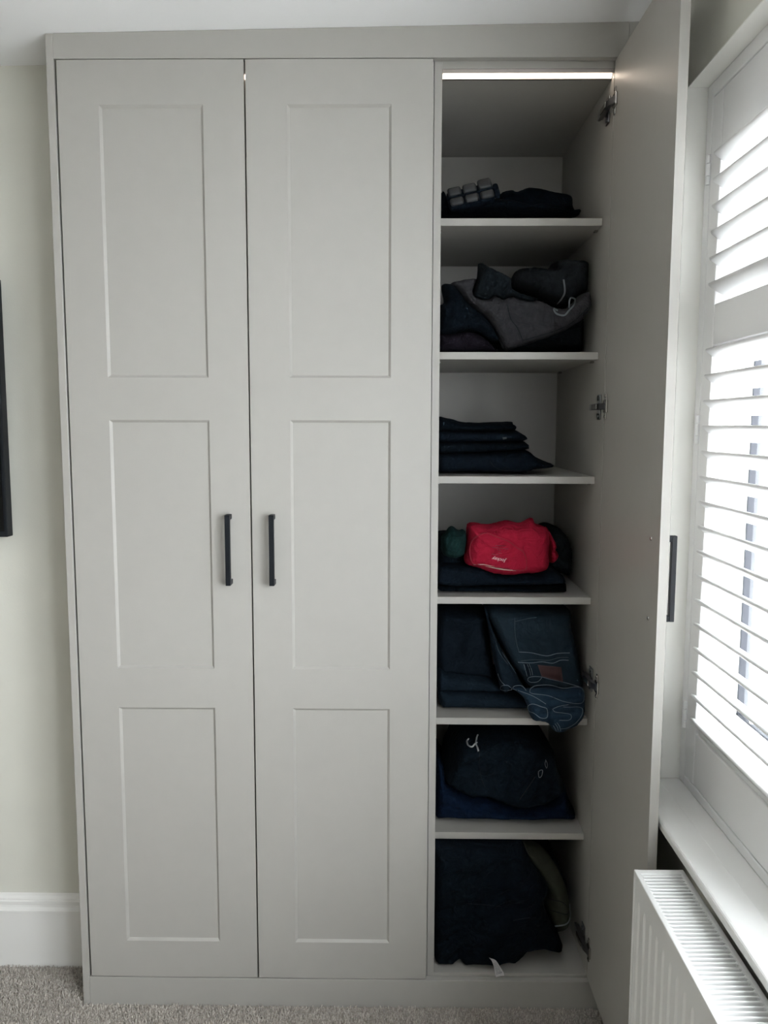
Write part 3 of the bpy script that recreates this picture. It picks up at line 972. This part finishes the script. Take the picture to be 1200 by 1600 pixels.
# --- fourth shelf: red and green tops
S = lambda pts: crop(680, 800, 5.0, pts)
z = SHELF[3]+0.0008
gk = 'clothes on the fourth shelf'
blob('folded_jumper', S([(850,140),(920,105),(975,130),(1040,212),(1060,330),(1050,440),(1030,490),(960,470),(800,420),(780,300)]),
     0.27, 0.215, 0.46, 'slate_jersey', 'dark slate jumper slumped behind the red shirt', z, gk, amp=0.004, seed=15)
blob('folded_trousers', S([(32,570),(300,574),(500,574),(960,566),(1010,550),(1020,585),(985,625),(900,642),(780,647),(400,637),(120,628),(40,620)]),
     0.135, 0.078, 0.42, 'near_black', 'black folded trousers at the bottom of the fourth shelf', z, gk, amp=0.002, freq=(40, 4), seed=16, lump=0.004, R=0.014)
blob('folded_trousers', S([(25,420),(200,412),(330,420),(420,454),(540,474),(690,464),(800,454),(870,430),(920,440),(1000,500),(1010,544),(960,558),(500,566),(30,564)]),
     0.125, 0.080, 0.42, 'black_twill', 'black folded trousers directly under the red shirt', None, gk, amp=0.003, freq=(40, 4), seed=17, lump=0.005, R=0.016)
blob('folded_shirt', S([(16,200),(60,165),(200,180),(330,300),(330,410),(200,415),(60,420),(16,420),(14,400)]),
     0.205, 0.155, 0.36, 'black_cotton', 'black folded shirt underneath the dark green shirt', None, gk, amp=0.005, seed=18)
blob('rolled_shirt', S([(45,200),(75,158),(125,106),(180,140),(215,135),(242,172),(232,300),(205,340),(150,356),(85,345),(48,300)]),
     0.115, 0.072, 0.150, 'green_cotton', 'dark green crumpled shirt tucked beside the red shirt', None, gk, amp=0.014, freq=(44, 14), ang=1.2, seed=19, step=0.004, R=0.016, lump=0.006)
red = blob('rolled_shirt', S([(245,110),(262,90),(295,80),(400,96),(480,86),(560,66),(650,86),(705,72),(758,46),(776,84),(850,115),(885,170),(880,300),(882,390),(862,438),(800,464),(690,474),(600,484),(540,486),(420,466),(330,430),(250,410),(225,368),(236,280),(242,180)]),
     0.125, 0.062, 0.205, 'red_cotton', 'bright red rolled t-shirt with cream neck tape on black folded trousers', None, gk, amp=0.009, freq=(18, 7), ang=1.3, seed=20, R=0.03, lump=0.008, step=0.004)
blob('sleeve', S([(855,118),(890,150),(925,220),(940,262),(925,285),(950,310),(948,335),(930,368),(885,388),(868,300)]),
     0.150, 0.098, 0.200, 'red_cotton', None, None, parent=red, amp=0.006, freq=(24, 10), ang=1.2, seed=21, R=0.014, step=0.004)
# inside of the neck opening, set as its own cloth
NK = [(272,330),(276,260),(300,210),(350,178),(405,166),(460,186),(520,208),(560,222),(600,245),(650,285),(690,310),(715,370),(715,430),(680,456),(560,444),(440,424),(330,410),(290,395)]
cord('neck_rib', red, S(NK), 0.0019, 'seam_red', closed=True, per=5)
cord('neck_rib', red, S([(400,160),(460,178),(520,200),(585,225),(640,268),(690,298),(722,360),(722,430)]), 0.0024, 'red_cotton', per=6, lift=0.0012)
bm = bmesh.new()
tp = S([(300,410),(370,407),(440,420),(520,438),(600,452),(690,459)])
tb = S([(300,414),(360,418),(430,434),(520,452),(600,459),(690,461)])
VA = [bm.verts.new(hit(red, *p, 0.0018) or at(*p, 0.07)) for p in catmull(tp, 5)]
VB = [bm.verts.new(hit(red, *p, 0.0018) or at(*p, 0.07)) for p in catmull(tb, 5)]
for i in range(len(VA)-1): bm.faces.new((VA[i], VA[i+1], VB[i+1], VB[i]))
bmesh.ops.solidify(bm, geom=bm.faces[:], thickness=0.0008)
tag(obj('neck_tape', bm, 'tape_cream', red), 'cream neck tape')
def text_on(o, body, px_c, width_px, ang, m, shear=0.25, lift=0.0016, name='print'):
    cu = bpy.data.curves.new('txt', 'FONT')
    cu.body = body; cu.align_x = 'CENTER'; cu.align_y = 'CENTER'; cu.shear = shear; cu.offset = 0.012
    cu.resolution_u = 3
    t = bpy.data.objects.new('txt', cu)
    COL.objects.link(t)
    dg = bpy.context.evaluated_depsgraph_get()
    me = bpy.data.meshes.new_from_object(t.evaluated_get(dg))
    bpy.data.objects.remove(t)
    bm = bmesh.new(); bm.from_mesh(me)
    bpy.data.meshes.remove(me)
    w = max(v.co.x for v in bm.verts)-min(v.co.x for v in bm.verts)
    s = width_px/w
    ca, sa = math.cos(ang), math.sin(ang)
    for v in bm.verts:
        a, b_ = v.co.x*s, v.co.y*s*0.95
        qx = px_c[0]+ca*a+sa*b_; qy = px_c[1]+sa*a-ca*b_
        v.co = hit(o, qx, qy, lift) or at(qx, qy, 0.07)
    return obj(name, bm, m, o)
text_on(red, 'Jockey', S([(500,372)])[0], 23.0, math.pi+0.20, 'print_pink')
for (a, b_, c) in ((470, 330, 60), (505, 318, 30), (500, 296, 26), (480, 278, 70), (540, 284, 60), (510, 262, 84)):
    patch('print_line', red, S([(a-c/2, b_-3), (a+c/2, b_+3), (a+c/2, b_+7), (a-c/2, b_+1)]), 'print_faint', lift=0.0010, res=(6, 1))

# --- fifth shelf: jeans
S = lambda pts: crop(680, 940, 4.8, pts)
z = SHELF[4]+0.0008
gk = 'jeans piled on the fifth shelf'
zt = SHELF[3]-0.0245
blob('folded_jeans', S([(8,40),(200,36),(364,36),(390,210),(430,450),(434,555),(350,530),(200,512),(100,500),(8,480)]),
     0.22, 0.14, 0.44, 'inky_denim', 'very dark folded jeans filling the corner beside the stitched pair', z, gk, amp=0.011, freq=(16, 6), ang=0.7, seed=23, zmax=zt)
blob('folded_jeans', S([(12,630),(20,500),(100,510),(200,522),(350,542),(434,568),(480,600),(482,650),(300,648),(60,644)]),
     0.155, 0.105, 0.42, 'dark_denim', 'dark blue folded jeans second from the bottom of the fifth shelf', None, gk, amp=0.003, freq=(40, 5), seed=24, R=0.014)
J0 = blob('folded_jeans', S([(20,654),(60,650),(300,654),(600,660),(740,720),(730,800),(640,835),(520,842),(150,842),(80,828),(35,765)]),
     0.14, 0.090, 0.42, 'dark_denim', 'dark navy folded jeans lying flat at the bottom of the fifth shelf', z, gk, amp=0.003, freq=(40, 5), ang=-0.05, seed=25, R=0.018)
J1 = blob('folded_jeans', S([(380,38),(600,34),(980,38),(1004,150),(1050,330),(1090,540),(1115,650),(1050,652),(900,640),(740,640),(672,600),(600,500),(530,400),(450,240)]),
     0.125, 0.058, 0.40, 'mid_denim', 'faded dark jeans with back pocket and brown leather patch on the fifth shelf', z+0.01, gk, amp=0.006, freq=(16, 6), ang=0.2, seed=26, zmax=zt, R=0.024, lump=0.006)
J2 = blob('folded_leg', S([(372,38),(442,240),(522,400),(582,490),(632,580),(672,662),(620,640),(560,632),(540,665),(490,662),(486,640),(440,450),(398,200)]),
     0.095, 0.062, 0.125, 'dark_denim', None, None, parent=J1, amp=0.004, freq=(26, 6), ang=-1.1, seed=27, zmax=zt, R=0.012, step=0.0045)
J3 = blob('folded_jeans', S([(580,645),(640,640),(700,650),(850,640),(960,655),(1060,640),(1118,665),(1122,780),(1110,850),(1060,925),(990,955),(940,976),(885,962),(845,910),(780,890),(735,885),(700,830),(690,780),(650,705)]),
     0.034, 0.012, 0.0428, 'blue_denim', 'washed blue jeans with pale hem stitching hanging over the fifth shelf edge', None, gk, amp=0.009, freq=(34, 9), ang=0.25, seed=28, R=0.016, step=0.004, lump=0.006)
for c, cl in (([(710,672),(722,648),(760,630),(860,626),(960,650),(1060,640),(1112,668),(1112,745),(1068,765),(960,748),(850,706),(730,690)], True),
          ([(694,790),(712,772),(745,770),(800,790),(838,806),(838,868),(790,872),(745,840),(705,822)], True),
          ([(960,790),(1010,792),(1070,790),(1104,805),(1100,850),(1060,905),(1000,945),(945,955)], False),
          ([(880,806),(900,828),(960,836),(1010,845),(1022,868),(1000,890),(930,890)], False),
          ([(880,806),(930,785),(1000,772)], False),
          ([(912,908),(932,935),(942,972)], False), ([(898,915),(916,942),(922,966)], False), ([(885,930),(900,952),(908,968)], False)):
    cord('stitching', J3, S(c), 0.00085, 'stitch', closed=cl, per=5)
for c, cl, mm in (([(597,120),(598,220),(608,300),(628,378)], False, 'stitch_dim'),
          ([(628,378),(720,384),(800,402),(850,406),(920,388),(1010,385)], False, 'stitch'),
          ([(600,150),(680,130),(760,118)], False, 'stitch_dim'),
          ([(620,455),(720,460),(800,452),(880,462),(940,440),(1000,440)], False, 'stitch'),
          ([(640,445),(740,436),(850,440),(930,420),(1000,418)], False, 'stitch_dim'),
          ([(665,470),(680,520),(690,560)], False, 'stitch'), ([(690,468),(708,515),(716,556)], False, 'stitch'), ([(704,466),(722,512),(730,552)], False, 'stitch'),
          ([(694,592),(700,572),(740,562),(800,566),(860,582),(960,604),(1060,632),(1114,648)], False, 'stitch'),
          ([(694,592),(720,606),(770,600),(800,570)], False, 'stitch')):
    cord('stitching', J1, S(c), 0.0008 if mm == 'stitch' else 0.0007, mm, closed=cl, per=5)
for c, cl, mm in (([(500,380),(540,440),(580,500),(605,540)], False, 'stitch'), ([(488,655),(500,632),(540,628),(560,640),(575,660),(520,668)], True, 'stitch'),
          ([(470,540),(490,590),(520,625)], False, 'stitch'), ([(440,250),(480,380),(545,470)], False, 'stitch_dim')):
    cord('stitching', J2, S(c), 0.0008, mm, closed=cl, per=5)
cord('stitching', J3, S([(580,648),(600,632),(650,632),(682,668)]), 0.0008, 'stitch', per=5)
cord('stitching', J3, S([(582,655),(660,680),(740,712),(830,768)]), 0.0008, 'stitch', per=5)
tag(patch('leather_patch', J1, S([(768,474),(946,492),(960,604),(798,562)]), 'leather', lift=0.0014), 'brown leather waistband patch')
tag(patch('belt_loop', J1, S([(668,468),(712,466),(732,556),(690,562)]), 'dark_denim', lift=0.0010, res=(4, 6)), 'denim belt loop')

# --- sixth shelf: black shorts on navy
S = lambda pts: crop(680, 1130, 5.0, pts)
z = SHELF[5]+0.0008
gk = 'clothes on the sixth shelf'
nv = blob('folded_sweatshirt', S([(8,345),(66,345),(90,410),(160,460),(280,500),(380,495),(500,550),(650,590),(760,580),(890,532),(978,446),(1008,480),(1040,585),(1088,680),(1100,760),(1098,832),(920,830),(700,836),(300,836),(8,832)]),
     0.165, 0.092, 0.44, 'navy_cotton', 'navy blue folded sweatshirt spread under the black shorts', z, gk, amp=0.007, freq=(30, 6), ang=-0.12, seed=30, lump=0.008)
so = blob('bundled_shorts', S([(64,400),(108,300),(160,152),(250,110),(340,88),(420,60),(560,44),(700,70),(820,130),(920,200),(940,300),(955,370),(985,450),(900,540),(760,590),(650,600),(500,560),(380,505),(280,512),(150,470)]),
     0.150, 0.080, 0.42, 'black_cotton', 'black bundled shorts with white drawstring on the navy sweatshirt', None, gk, amp=0.017, freq=(18, 7), ang=0.9, seed=31, zmax=SHELF[4]-0.0245)
cord('drawstring', so, S([(262,120),(248,140),(258,172),(288,184),(312,160),(330,150)]), 0.0024, 'cord_white', lift=0.0012)
cord('drawstring', so, S([(332,90),(322,120),(318,160),(328,185),(338,218)]), 0.0024, 'cord_white', lift=0.0016)
for c in ([(808,378),(838,366),(832,410),(812,424)],):
    cord('logo', so, S(c), 0.0009, 'print_grey', closed=True, per=3)
cord('logo', so, S([(862,285),(876,320),(870,352),(858,320),(864,290)]), 0.0006, 'print_grey', per=4)
cord('seam', so, S([(350,200),(345,330),(365,440),(390,500)]), 0.0010, 'dark_grey_jersey')
cord('seam', so, S([(780,420),(720,510),(660,595)]), 0.0010, 'seam_dark')

# --- bottom of the wardrobe
DY = 0.0           # on the wardrobe floor from the carcass front
S = lambda pts: crop(670, 1310, 4.615, pts)
z = 0.0848
gk = 'clothes on the wardrobe floor'
blob('folded_coat', S([(650,24),(850,22),(905,120),(970,260),(1015,400),(1036,530),(1020,600),(930,690),(880,600),(870,300)]),
     0.27, 0.225, 0.46, 'black_twill', 'navy black coat curving behind the olive trousers', z, gk, amp=0.003, seed=33, lump=0.004, zmax=SHELF[5]-0.0245)
ol = blob('folded_trousers', S([(668,50),(760,60),(870,130),(950,260),(1000,390),(1018,500),(1010,580),(960,622),(890,632),(874,600),(836,452),(866,355),(768,220)]),
     0.140, 0.095, 0.21, 'olive_canvas', 'olive green folded trousers peeking out beside the black heap', z+0.005, gk, amp=0.003, seed=34, lump=0.005)
bh = blob('heaped_hoodie', S([(40,22),(400,20),(640,24),(760,220),(858,352),(828,450),(866,600),(925,690),(966,775),(940,806),(890,800),(820,784),(730,790),(670,845),(615,885),(530,880),(455,934),(260,930),(236,880),(222,852),(170,890),(120,898),(40,842)]),
     0.062, 0.040, 0.36, 'near_black', 'black heaped hoodie with white care tag on the wardrobe floor', z, gk, amp=0.012, freq=(20, 7), ang=0.6, seed=35, R=0.022, lump=0.006, zmax=SHELF[5]-0.0245)
cord('seam', ol, S([(840,420),(900,445),(960,460),(1000,500),(1005,540),(980,548),(900,525),(870,515)]), 0.0013, 'seam_dark')
cord('seam', ol, S([(1012,470),(1018,560),(990,618),(900,634),(885,632)]), 0.0022, 'cord_grey')
cord('seam', bh, S([(280,470),(400,478),(520,492)]), 0.0010, 'dark_grey_jersey')
cord('seam', bh, S([(610,592),(700,575),(780,572)]), 0.0010, 'dark_grey_jersey')
# care tag: a thin ribbon curling out over the front edge
bm = bmesh.new()
tl = [(at(764.0, 1496.5, 0.026), at(766.5, 1497.5, 0.026)), (at(768.0, 1501, 0.023), at(774, 1500, 0.023)), (at(771.5, 1510, 0.019), at(780, 1508, 0.019)), (at(773, 1518, 0.014), at(785, 1516, 0.014)),
      (at(774.0, 1524, 0.009), at(787, 1519.5, 0.009)), (at(775, 1527, 0.006), at(788, 1524.5, 0.006))]
cA = catmull([p[0] for p in tl], 4); cB = catmull([p[1] for p in tl], 4)
RW = []
for a, b_ in zip(cA, cB):
    RW.append([bm.verts.new(a*(1-t)+b_*t+np.array((0, 0.0014*math.sin(math.pi*t), 0))) for t in np.linspace(0, 1, 5)])
for i in range(len(RW)-1):
    for j in range(4): bm.faces.new((RW[i][j], RW[i][j+1], RW[i+1][j+1], RW[i+1][j]))
bmesh.ops.solidify(bm, geom=bm.faces[:], thickness=0.0005)
tgo = tag(obj('care_tag', bm, 'care_tag', bh, smooth=True), 'white printed care tag')
bm = bmesh.new()
random.seed(5)
for r_ in range(11):
    t = 0.30+0.045*r_
    i = min(len(cA)-2, int(t*(len(cA)-1))); f_ = t*(len(cA)-1)-i
    a = Vector(cA[i]*(1-f_)+cA[i+1]*f_); b_ = Vector(cB[i]*(1-f_)+cB[i+1]*f_)
    dn = (Vector(cA[i+1])-Vector(cA[i])).normalized()
    s = 0.16
    while s < 0.82:
        w = random.uniform(0.05, 0.13)
        p, q = a.lerp(b_, s), a.lerp(b_, min(0.86, s+w))
        off = Vector((0, -0.0014, 0.0008))
        vs = [bm.verts.new(c+off) for c in (p, q, q+dn*0.0011, p+dn*0.0011)]
        bm.faces.new(vs)
        s += w+random.uniform(0.03, 0.07)
obj('print', bm, 'print_dark', tgo)

# ------------------------------------------------------------------ outside: street beyond the glass
tag(obj('ground', B(1.7, 60, -45, 60, -4.2, -4.0), 'tarmac'), 'pale paved street surface outside the window', 'ground', kind='structure')
# outer jamb of this house
tag(obj('wall_outer', B(1.64, 1.74, -0.073, 0.62, -4, 3.2), 'render_wall'), 'pale outer jamb of the house beside the window', 'wall', kind='structure')
hs = empty('terraced_house', (19.0, 24.0, -4.0), 'pinkish brick terraced house across the street seen through the shutters', 'house')
obj('wall', B(16, 22, -6, 54, -4, 0.7), 'brick', hs)
bm = bmesh.new()
prism(bm, [(15.7, 0.7), (22.3, 0.7), (19, 2.0)], 'y', -6.3, 54.3)
obj('roof', bm, 'roof_slate', hs)
for y_ in range(-4, 52, 4):
    for z_ in (-3.4, -1.2):
        w_ = obj('window', B(15.93, 15.998, y_, y_+1.4, z_, z_+1.5, bevel=0.01, seg=1), 'upvc', hs)
        obj('pane', B(15.91, 15.929, y_+0.12, y_+0.65, z_+0.12, z_+1.38), 'far_glass', w_)
        obj('pane', B(15.91, 15.929, y_+0.75, y_+1.28, z_+0.12, z_+1.38), 'far_glass', w_)
